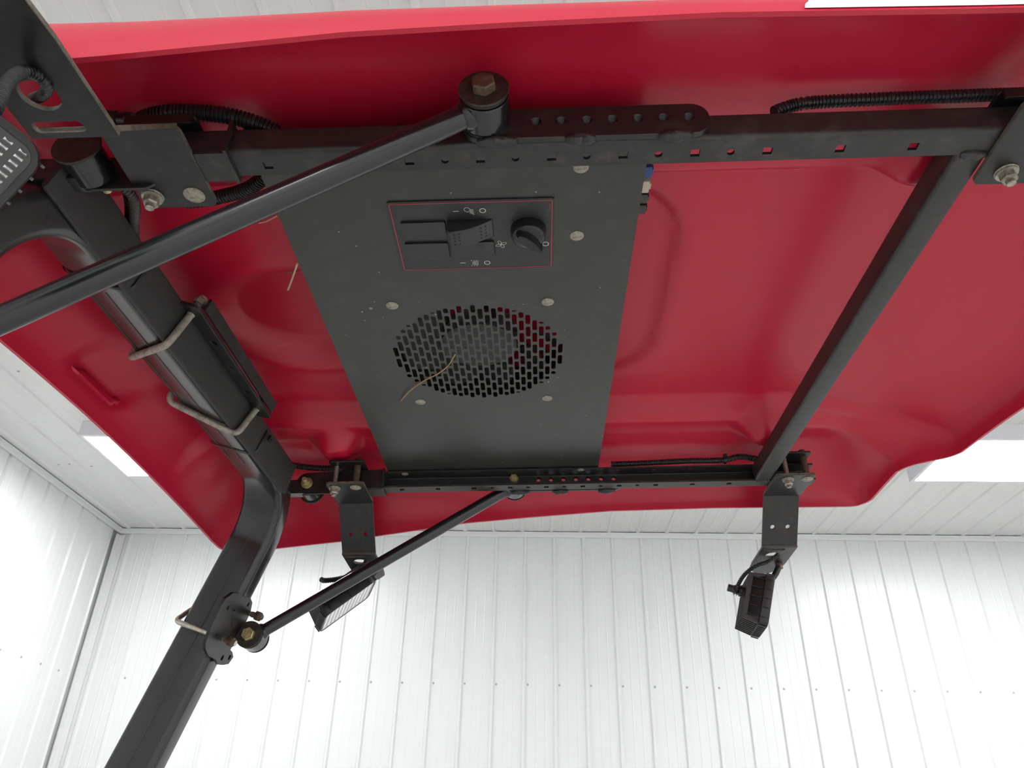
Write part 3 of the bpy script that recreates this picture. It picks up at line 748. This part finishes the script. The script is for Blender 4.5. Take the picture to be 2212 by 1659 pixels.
def ubolt(label, P, r, m_, nut_m, ax_end, group, threads_=.03):
    t = thing('u_bolt', label, 'u-bolt', P[1], group)
    part('rod', MB().tube(bez(P, .012, 6), r, 14), m_, t)
    for end, prev in ((P[0], P[1]), (P[-1], P[-2])):
        d_ = (V(end) - V(prev)).normalized(); path = []; n = 26
        part('thread', MB().lathe(V(end) - d_ * threads_, d_, [(threads_ * i / n, r + (.0006 if i % 2 else -.0001)) for i in range(n + 1)], 14, False, False), nut_m, t)
        part('nut', MB().hexa(V(end) - d_ * .0125, d_, .0145, .0085), nut_m, t, smooth=False)
    return t
def bar_u(yl, yb, yt, label):
    o = .0050
    P = [on_bar(yl, -hw - o, -hd_ - .024), on_bar(yl, -hw - o, hd_ + o), on_bar(yb, hw + o, hd_ + o), on_bar(yt, hw + o + .002, -hd_ - .024)]
    ubolt(label, P, .0046, 'ubolt', 'ubolt', None, 'u-bolts on the roll bar')
bar_u(.823, .748, .755, 'dull grey u-bolt round the roll bar at the near end of the clamp plate')
bar_u(.936, .988, 1.003, 'dull grey u-bolt round the roll bar at the far end of the clamp plate')
# bracket on the far post
def on_post(y, a, t): return CC0 + U * t + W_ * a + V((0, y, 0))
br = thing('post_bracket', 'black curved bracket plate with notched corners on the far roll bar post', 'bracket', on_post(1.26, 0, .27))
pout = [(1.206, .210), (1.208, .194), (1.225, .180), (1.247, .175), (1.267, .175), (1.293, .170), (1.309, .174), (1.320, .188), (1.322, .202), (1.318, .230),
        (1.306, .242), (1.310, .254), (1.328, .256), (1.341, .262), (1.336, .275), (1.318, .280), (1.298, .283), (1.282, .278), (1.250, .278), (1.230, .272), (1.219, .264), (1.210, .240)]
hol = [circ(1.232, .203, .0042, 12), circ(1.258, .199, .0042, 12), circ(1.297, .181, .0036, 12), circ(1.301, .271, .0045, 12), circ(1.327, .2655, .0042, 12), circ(1.240, .246, .0026, 10)]
part('plate', MB().plate(on_post(0, .0055, 0), V((0, 1, 0)), U, pout, hol, .0055), 'beam', br, bevel=.0006)
part('spacer', MB().plate(on_post(0, .0002, 0), V((0, 1, 0)), U, rrect(YPF - .022, YPF + .022, .185, .270, .004, 3), [], .0062), 'beam', br)
part('ear', MB().plate(EF + V((0, .0210, 0)), W_, U, [(-.028, .014), (-.028, -.014)] + [(.0205 * math.cos(math.radians(a)), .0205 * math.sin(math.radians(a))) for a in range(-80, 81, 16)], [], .0035), 'beam', br, bevel=.0006)
pm = .246
yo0, yo1 = YPF - TD / 2 - .0055, YPF + TD / 2 + .0055
P = [on_post(yo0 - .010, .030, pm), on_post(yo0, -TW - PT - .0065, pm), on_post(yo1, -TW - PT - .0065, pm - .052), on_post(yo1 - .018, .030, pm - .056)]
ubolt('bright zinc u-bolt clamping the bracket to the far roll bar post', P, .0043, 'ubolt_bright', 'rusty', None, 'u-bolts on the roll bar', .022)

# ------------------------------------------------------------------ lamp brackets: stepped plates clamped to the frame
def bracket(label, x0, x1, m_, front):
    f_ = (lambda a: a.mirror()) if m_ else (lambda a: a)
    zt = ZB - .0005; th = .005
    y0, y1 = 1.2475, 1.3440                                           # inner end, fold over the outer side
    t = thing('lamp_bracket', label, 'lamp bracket', (mir if m_ else V)(((x0 + x1) / 2, 1.30, zt)), 'stepped lamp brackets')
    zl = zt - th
    part('clamp_base', f_(MB().plate((0, 0, zl), (1, 0, 0), (0, 1, 0), rrect(x0, x1, y0, y1, .007, 4), [], th, 0, 1)), ['beam', 'edge'], t, bevel=.0006)
    a = V((0, y1 - .002, zl + th / 2)); b_ = V((0, 1.408, .449)); dn = (b_ - a).normalized(); L_ = (b_ - a).length
    xc = (x0 + x1) / 2; hw_ = (x1 - x0) / 2 - .002
    o = V((xc, a.y, a.z)); nrm = V((1, 0, 0)).cross(dn)
    part('drop_web', f_(MB().plate(o - nrm * 0, (1, 0, 0), dn, rect(-hw_, hw_, -.002, L_ + .002), [circ(-.014, L_ * .62, .0042, 12), circ(.014, L_ * .62, .0042, 12)], .0045, 0, 1)), ['beam', 'edge'], t, bevel=.0006)
    d2 = V((0, .105, -.006)).normalized(); o2 = V((xc, b_.y - .003, b_.z))
    foot = [(-hw_, 0), (hw_, 0), (hw_, .085), (hw_ * .92, .118), (hw_ * .40, .142), (-hw_ * .40, .142), (-hw_ * .92, .118), (-hw_, .085)]
    part('lamp_foot', f_(MB().plate(o2 - V((0, 0, .002)), (1, 0, 0), d2, foot, [circ(-.004, .040, .0135, 22), rrect(-.026, .012, .0055, .0160, .0045, 4)], .0045, 0, 1)), ['beam', 'edge'], t, bevel=.0006)
    # upper clamp plate with curled edge
    zu = ZT + .0035
    part('clamp_top', f_(MB().plate((0, 0, zu), (1, 0, 0), (0, 1, 0), rrect(x0 + .002, x1 - .002, 1.243, 1.322, .005, 3), [], .0035)), 'beam', t, bevel=.0008)
    part('curled_lip', f_(MB().box((xc, 1.322, zu - .004), x1 - x0 - .008, .0035, .012)), 'beam', t, bevel=.0008)
    yb = 1.2640; bxs = (x0 + .013, x1 - .017) if not front else (x0 + .024, x1 - .011)
    part('bolt', f_(MB().cyl((bxs[1], yb, zl - .001), (bxs[1], yb, zu + .014), .0058, 18, .0008)), 'rusty', t, 'rust brown clamp bolt shank')
    part('bolt_head', f_(dome(V((bxs[1], yb, zl)), .0100, .0036)), 'zinc_dusty', t, 'dusty round carriage bolt head')
    part('bolt', f_(MB().cyl((bxs[0], yb, zl - .016), (bxs[0], yb, zu + .001), .0042, 16, .0006)), 'zinc', t)
    part('washer', f_(MB().cyl((bxs[0], yb, zl - .0018), (bxs[0], yb, zl), .0105, 26, .0004)), 'zinc', t)
    part('nut', f_(MB().lathe((bxs[0], yb, zl - .0018), (0, 0, -1), [(0, .0100), (.0016, .0098)], 24)), 'zinc', t)
    part('nut', f_(MB().hexa((bxs[0], yb, zl - .0030), (0, 0, -1), .0130, .0085, .2)), 'zinc', t, smooth=False)
    return t
bracket('black stepped lamp bracket under the rear end of the channel beside the near brace rod', -.3700, -.3000, True, False)
bracket('black stepped lamp bracket on the front corner where the cross tube meets the near channel', .4210, .4900, True, True)
bracket('black stepped lamp bracket on the far channel beside the roll bar bend', -.3660, -.2985, False, False)
bracket('black stepped lamp bracket on the far front corner below the cross tube', .4210, .4900, False, True)

# ------------------------------------------------------------------ work lights
er, eu, ef = RT @ V((1, 0, 0)), RT @ V((0, 1, 0)), RT @ V((0, 0, -1))
def cv(a, b_, c): return (er * a + eu * b_ + ef * c).normalized()
def local_cv(px, py):                                                 # axes of sight at one pixel: right, up, away
    f_ = ray(px, py).normalized(); r_ = (er - f_ * er.dot(f_)).normalized(); u_ = r_.cross(f_)
    return lambda a, b_, c: (r_ * a + u_ * b_ + f_ * c).normalized()
def work_light(label, C, Lx, Sx, hl, hs, dep=.046, flip=False, conn=False, foot=None):
    Lx = Lx.normalized(); Sx = (Sx - Lx * Sx.dot(Lx)).normalized(); N_ = -Lx.cross(Sx)                                                # lens normal
    if flip: N_ = -N_
    t = thing('work_light', label, 'work light', C - N_ * dep / 2, 'square led work lights')
    def lp(a, b_, c): return C + Lx * a + Sx * b_ + N_ * c
    def ring(h1, h2, c, r): return [lp(p[0], p[1], c) for p in rrect(-h1, h1, -h2, h2, r, 4)]
    rim = .016
    rings = [ring(hl - .0045, hs - .0045, -.002, .009), ring(hl - .0045, hs - .0045, .0, .009), ring(hl - .001, hs - .001, .0005, .013), ring(hl, hs, -.002, .014), ring(hl, hs, -rim, .014),
             ring(hl - .003, hs - .003, -rim - .001, .013), ring(hl * .86, hs * .86, -dep * .80, .012), ring(hl * .84, hs * .84, -dep * .82, .010)]
    body = part('housing', MB().rings(rings), 'lamp', t, sharp=45)
    # ribs round the rim and cooling fins on the tapered back
    n = 5
    for s in (-1, 1):
        for k in range(n):
            a = -hl * .72 + 2 * hl * .72 * k / (n - 1)
            rb = MB().box(lp(a, s * (hs + .0001), -rim / 2 - .001), .0016, .0022, rim - .003, Lx, Sx, N_)
            rb.add([lp(a - .0009, s * (hs - .002), -rim), lp(a + .0009, s * (hs - .002), -rim), lp(a + .0009, s * (hs - .003), -dep * .84), lp(a - .0009, s * (hs - .003), -dep * .84),
                    lp(a - .0009, s * hs * .8, -rim), lp(a + .0009, s * hs * .8, -rim), lp(a + .0009, s * hs * .8, -dep * .84), lp(a - .0009, s * hs * .8, -dep * .84)],
                   [(0, 1, 2, 3), (0, 4, 5, 1), (1, 5, 6, 2), (2, 6, 7, 3), (3, 7, 4, 0), (4, 7, 6, 5)])
            part('rim_rib', rb, 'lamp', t, smooth=False)
    m_ = 9
    for k in range(m_):
        b_ = -hs * .82 + 2 * hs * .82 * k / (m_ - 1)
        o = hl * .985; fn = MB()
        fn.add([lp(s1 * x_, b_ + w_, c) for w_ in (-.0009, .0009) for (s1, x_, c) in ((-1, o, -rim + .0005), (1, o, -rim + .0005), (1, o * .90, -dep), (-1, o * .90, -dep))],
               [(0, 1, 2, 3), (7, 6, 5, 4), (0, 4, 5, 1), (1, 5, 6, 2), (2, 6, 7, 3), (3, 7, 4, 0)])
        for s in (-1, 1): fn.box(lp(s * (hl + .0005), b_, -rim / 2), .0022, .0016, rim - .002, Lx, Sx, N_)
        part('cooling_fin', fn, 'fin_light', t, smooth=False)
    part('reflector_tray', MB().add([lp(a, b_, -.0035) for a, b_ in ((-hl + .0055, -hs + .0055), (hl - .0055, -hs + .0055), (hl - .0055, hs - .0055), (-hl + .0055, hs - .0055))], [(0, 1, 2, 3)]), 'hub', t, smooth=False)
    g = MB(); nx = 11; ny = 19
    for i in range(nx):
        for j in range(ny):
            a = (-1 + (2 * i + 1) / nx) * (hl - .0065); b_ = (-1 + (2 * j + 1) / ny) * (hs - .0065); da = (hl - .0065) / nx * .88; db = (hs - .0065) / ny * .80
            g.add([lp(a - da, b_ - db, -.003), lp(a + da, b_ - db, -.003), lp(a + da, b_ + db, -.003), lp(a - da, b_ + db, -.003), lp(a - da * .2, b_, -.0008), lp(a + da * .2, b_, -.0008)],
                  [(0, 1, 5, 4), (1, 2, 5), (2, 3, 4, 5), (3, 0, 4)])
    part('lens_facets', g, 'chrome', t, smooth=False)['kind'] = 'stuff'
    part('lens', MB().add([lp(p[0], p[1], c) for c in (-.0006, -.0002) for p in rrect(-hl + .005, hl - .005, -hs + .005, hs - .005, .008, 4)],
                           [tuple(range(19, -1, -1)), tuple(range(20, 40))] + [(i, (i + 1) % 20, 20 + (i + 1) % 20, 20 + i) for i in range(20)]), 'clear', t, smooth=False)
    if conn:
        c0 = lp(-.014, -.010, -dep * .8); 
        cb_ = MB().lathe(c0, -N_, [(0, .009), (.012, .0088), (.013, .0105), (.018, .0105), (.019, .0085), (.028, .0085), (.030, .007), (.040, .007)], 16)
        for k in range(6): cb_.box(c0 - N_ * (.0135 + .0025 * k), .017, .0012, .019, Lx, N_, Sx) if k % 2 else None
        part('connector', cb_, 'lamp', t)
    if foot:
        top, mid = foot
        part('yoke', MB().tube(bez([top, mid, lp(*([0, 0, -dep * .6]) )], .012, 5), .006, 10), 'beam', t)
        part('yoke_bolt', MB().hexa(top - V((0, 0, .006)), (0, 0, 1), .012, .012), 'rusty', t, smooth=False)
    return t, lp
Cfl = PY(752, 1310, 1.492); c1 = local_cv(752, 1310)
wl1, lp1 = work_light('black work light with a pale lens hanging behind the far brace rod', Cfl, c1(.78, .58, .30), c1(-.145, -.34, .93), .060, .050,
                      foot=(PY(812, 1228, 1.492), PY(806, 1243, 1.495)))
Cfr = PY(1656, 1312, 1.492); c2_ = local_cv(1656, 1312)
wl2, lp2 = work_light('black finned work light showing its back and plug at the far front corner', Cfr, c2_(-.22, -.93, -.33), c2_(-.22, -.30, .92), .050, .048, flip=True, conn=True,
                      foot=(PY(1683, 1222, 1.492), PY(1676, 1240, 1.492)))
p_corner = PY(112, 336, .31)
vn = ray(60, 335).normalized(); Ln = cv(-.79, .61, 0); Ln = (Ln - vn * Ln.dot(vn)).normalized(); Sn = cv(-.61, -.79, 0); Sn = (Sn - vn * Sn.dot(vn)); Sn = (Sn - Ln * Sn.dot(Ln)).normalized()
wl3, lp3 = work_light('black work light with a bright faceted lens beside the near lamp bracket', p_corner + Ln * .0555 + Sn * .046, Ln, Sn, .0555, .046, flip=True, foot=None)

# ------------------------------------------------------------------ conduits and cables
def hose(label, P, r=.0064, m_='conduit', grp='corrugated wiring conduits', pitch=.0037, name='conduit', depth=.2):
    return solo(name, corrugated(P, r, pitch, depth), m_, label, 'conduit', grp)
hose('black corrugated conduit lying on top of the near channel by the front bracket', [PZ(1672, 243, .572), PZ(1700, 232, .578), PZ(1750, 222, .581), PZ(1900, 214, .581), PZ(2060, 208, .581), PZ(2212, 203, .581), PZ(2330, 199, .581)], .0062)
hose('thick black conduit arching over the rear end of the near channel', [PZ(300, 262, .582), PZ(330, 250, .583), PZ(380, 243, .583), PZ(470, 247, .582), PZ(540, 262, .578), PZ(600, 285, .572)], .0080)
cn = thing('cable_connector', 'black plug connector on the wiring behind the near lamp bracket', 'connector', PZ(262, 258, .58))
part('plug', MB().lathe(PZ(235, 258, .58), PZ(300, 262, .58) - PZ(235, 258, .58), [(0, .0085), (.008, .0088), (.009, .0072), (.016, .0072), (.0165, .0082), (.021, .0082), (.022, .006), (.028, .006)], 18), 'conduit', cn)
part('tape_band', MB().lathe(PZ(283, 262, .58), PZ(300, 262, .58) - PZ(235, 258, .58), [(0, .0078), (.006, .0078)], 16), 'panel_edge', cn)
hose('black conduit hooking down between the near channel and the console', [PZ(590, 362, .590), PZ(560, 392, .590), PZ(525, 412, .592), PZ(480, 424, .594), PZ(440, 432, .594), PZ(400, 436, .592)], .0078)
hose('dusty grey conduit hanging beside the roll bar under the near bracket', [PZ(250, 395, .560), PZ(283, 420, .560), PZ(292, 445, .562), PZ(290, 480, .565), PZ(291, 530, .57)], .0052, 'conduit_dusty', pitch=.003)
hose('black split conduit running down beside the roll bar', [PZ(272, 400, .575), PZ(279, 440, .575), PZ(279, 480, .578), PZ(279, 530, .58)], .0050)
hose('black corrugated loop passing through the hole of the near lamp bracket', [PY(-40, 300, .30), PY(-4, 222, .30), PY(14, 180, .31), PY(45, 155, .325), PY(80, 163, .335), PY(101, 185, .345), PY(92, 205, .36), PY(70, 215, .38)], .0042, pitch=.0026)
hose('thin black conduit along the far channel by the cross tube', [PZ(1320, 1003, .571), PZ(1400, 1000, .572), PZ(1480, 996, .573), PZ(1560, 994, .573), PZ(1595, 987, .577), PZ(1625, 990, .574), PZ(1660, 1000, .572)], .0058)
hose('short black conduit end poking out behind the far roll bar bend', [PZ(585, 985, .578), PZ(615, 1000, .576), PZ(650, 1008, .573), PZ(700, 1012, .571), PZ(760, 1013, .569)], .0062)
hose('black cable curling from the far lamp bracket behind the brace rod', [PY(795, 1200, 1.46), PY(788, 1218, 1.462), PY(776, 1232, 1.468), PY(756, 1244, 1.474), PY(728, 1251, 1.48), PY(702, 1254, 1.485), PY(694, 1252, 1.49)], .0052)
hose('black cable bowing from the far front bracket to the lamp plug', [PY(1686, 1186, 1.46), PY(1681, 1196, 1.455), PY(1660, 1213, 1.46), PY(1630, 1224, 1.465), PY(1607, 1243, 1.47), PY(1594, 1265, 1.475), PY(1590, 1280, 1.478)], .0042)
solo('lamp_wire', MB().tube(crom([PY(1589, 1282, 1.478), PY(1597, 1277, 1.478), PY(1608, 1270, 1.478)], .003), .0016, 8), 'conduit', 'thin black wire joining the bowed cable to the lamp plug', 'wire')
# nylon ties
def tie_bar(y, skew, label):
    o = .0012; P = []
    for p in rrect(-hw - o, hw + o, -hd_ - o, hd_ + o, .013, 5):
        P.append(on_bar(y + skew * p[0] / hw, p[0], p[1]))
    t = thing('cable_tie', label, 'cable tie', P[0], 'nylon ties round the roll bar')
    P.append(P[0]); mb = MB(); n = len(P)
    L_ = []
    for p in P: L_ += [p - V((0, .0022, 0)), p + V((0, .0022, 0))]
    c = on_bar(y, 0, 0); L2 = []
    for p in L_: q = p - c; q2 = V((q.x, 0, q.z)).normalized() * .0011; L2.append(p + q2)
    mb.add(L_ + L2, [(2 * i, 2 * i + 1, 2 * i + 3, 2 * i + 2) for i in range(n - 1)] + [(2 * n + 2 * i, 2 * n + 2 * i + 1, 2 * n + 2 * i + 3, 2 * n + 2 * i + 2) for i in range(n - 1)]
           + [(2 * i, 2 * i + 2, 2 * n + 2 * i + 2, 2 * n + 2 * i) for i in range(n - 1)] + [(2 * i + 1, 2 * i + 3, 2 * n + 2 * i + 3, 2 * n + 2 * i + 1) for i in range(n - 1)])
    part('strap', mb, 'tie', t)
    hp = on_bar(y - skew * .8, hw + .0042, -hd_ * .45)
    part('buckle', MB().plate(hp, U, V((0, 1, 0)), rect(-.0045, .0045, -.004, .004), [rect(-.0018, .0018, -.0018, .0018)], .005), 'tie', t, bevel=.0004)
tie_bar(.650, .004, 'black nylon tie round the roll bar just below the near brace rod')
tie_bar(1.075, -.005, 'black nylon tie round the roll bar before the far bend')

solo('conduit_tie', MB().lathe(PZ(1565, 994, .573) - V((.002, 0, 0)), (1, 0, 0), [(0, .0074), (.004, .0074)], 16).box(PZ(1565, 985, .573) + V((0, -.004, -.002)), .006, .007, .006), 'tie', 'black nylon tie holding the thin conduit on the far channel', 'cable tie')

# ------------------------------------------------------------------ dry straw caught on the panel
zs_ = ZP - .002
solo('straw', MB().tube(crom([PZ(983, 766, zs_ - .002), PZ(968, 790, zs_), PZ(945, 808, zs_ - .002), PZ(912, 825, zs_), PZ(885, 845, zs_ - .003), PZ(866, 866, zs_ - .001)], .004), .00085, 6), 'straw', 'long bent dry straw stuck across the fan grille', 'straw')
solo('grass_stem', MB().tube(crom([PZ(642, 570, zs_), PZ(637, 585, zs_), PZ(630, 605, zs_ + .002), PZ(622, 626, zs_ + .003)], .003), .0011, 6), 'twig', 'short pale grass stem caught on the rear edge of the console', 'straw')
solo('grass_stem', MB().tube([PZ(650, 586, zs_), PZ(622, 588, zs_ + .002)], .0007, 6), 'rusty', 'thin dark twig crossing the pale stem at the console edge', 'straw')
solo('grass_stem', MB().tube([PZ(598, 467, zs_), PZ(574, 479, zs_ + .002), PZ(559, 482, zs_ + .003)], .0006, 6), 'twig', 'fine kinked grass stem at the console edge under the near brace rod', 'straw')
solo('grass_stem', MB().tube([PZ(592, 462, zs_), PZ(567, 469, zs_ + .002)], .0004, 6), 'rusty', 'hair thin dark stem at the console edge under the near brace rod', 'straw')


print('triangles', sum(len(o.data.polygons) * 2 for o in col.objects if o.type == 'MESH'), 'objects', len(col.objects))
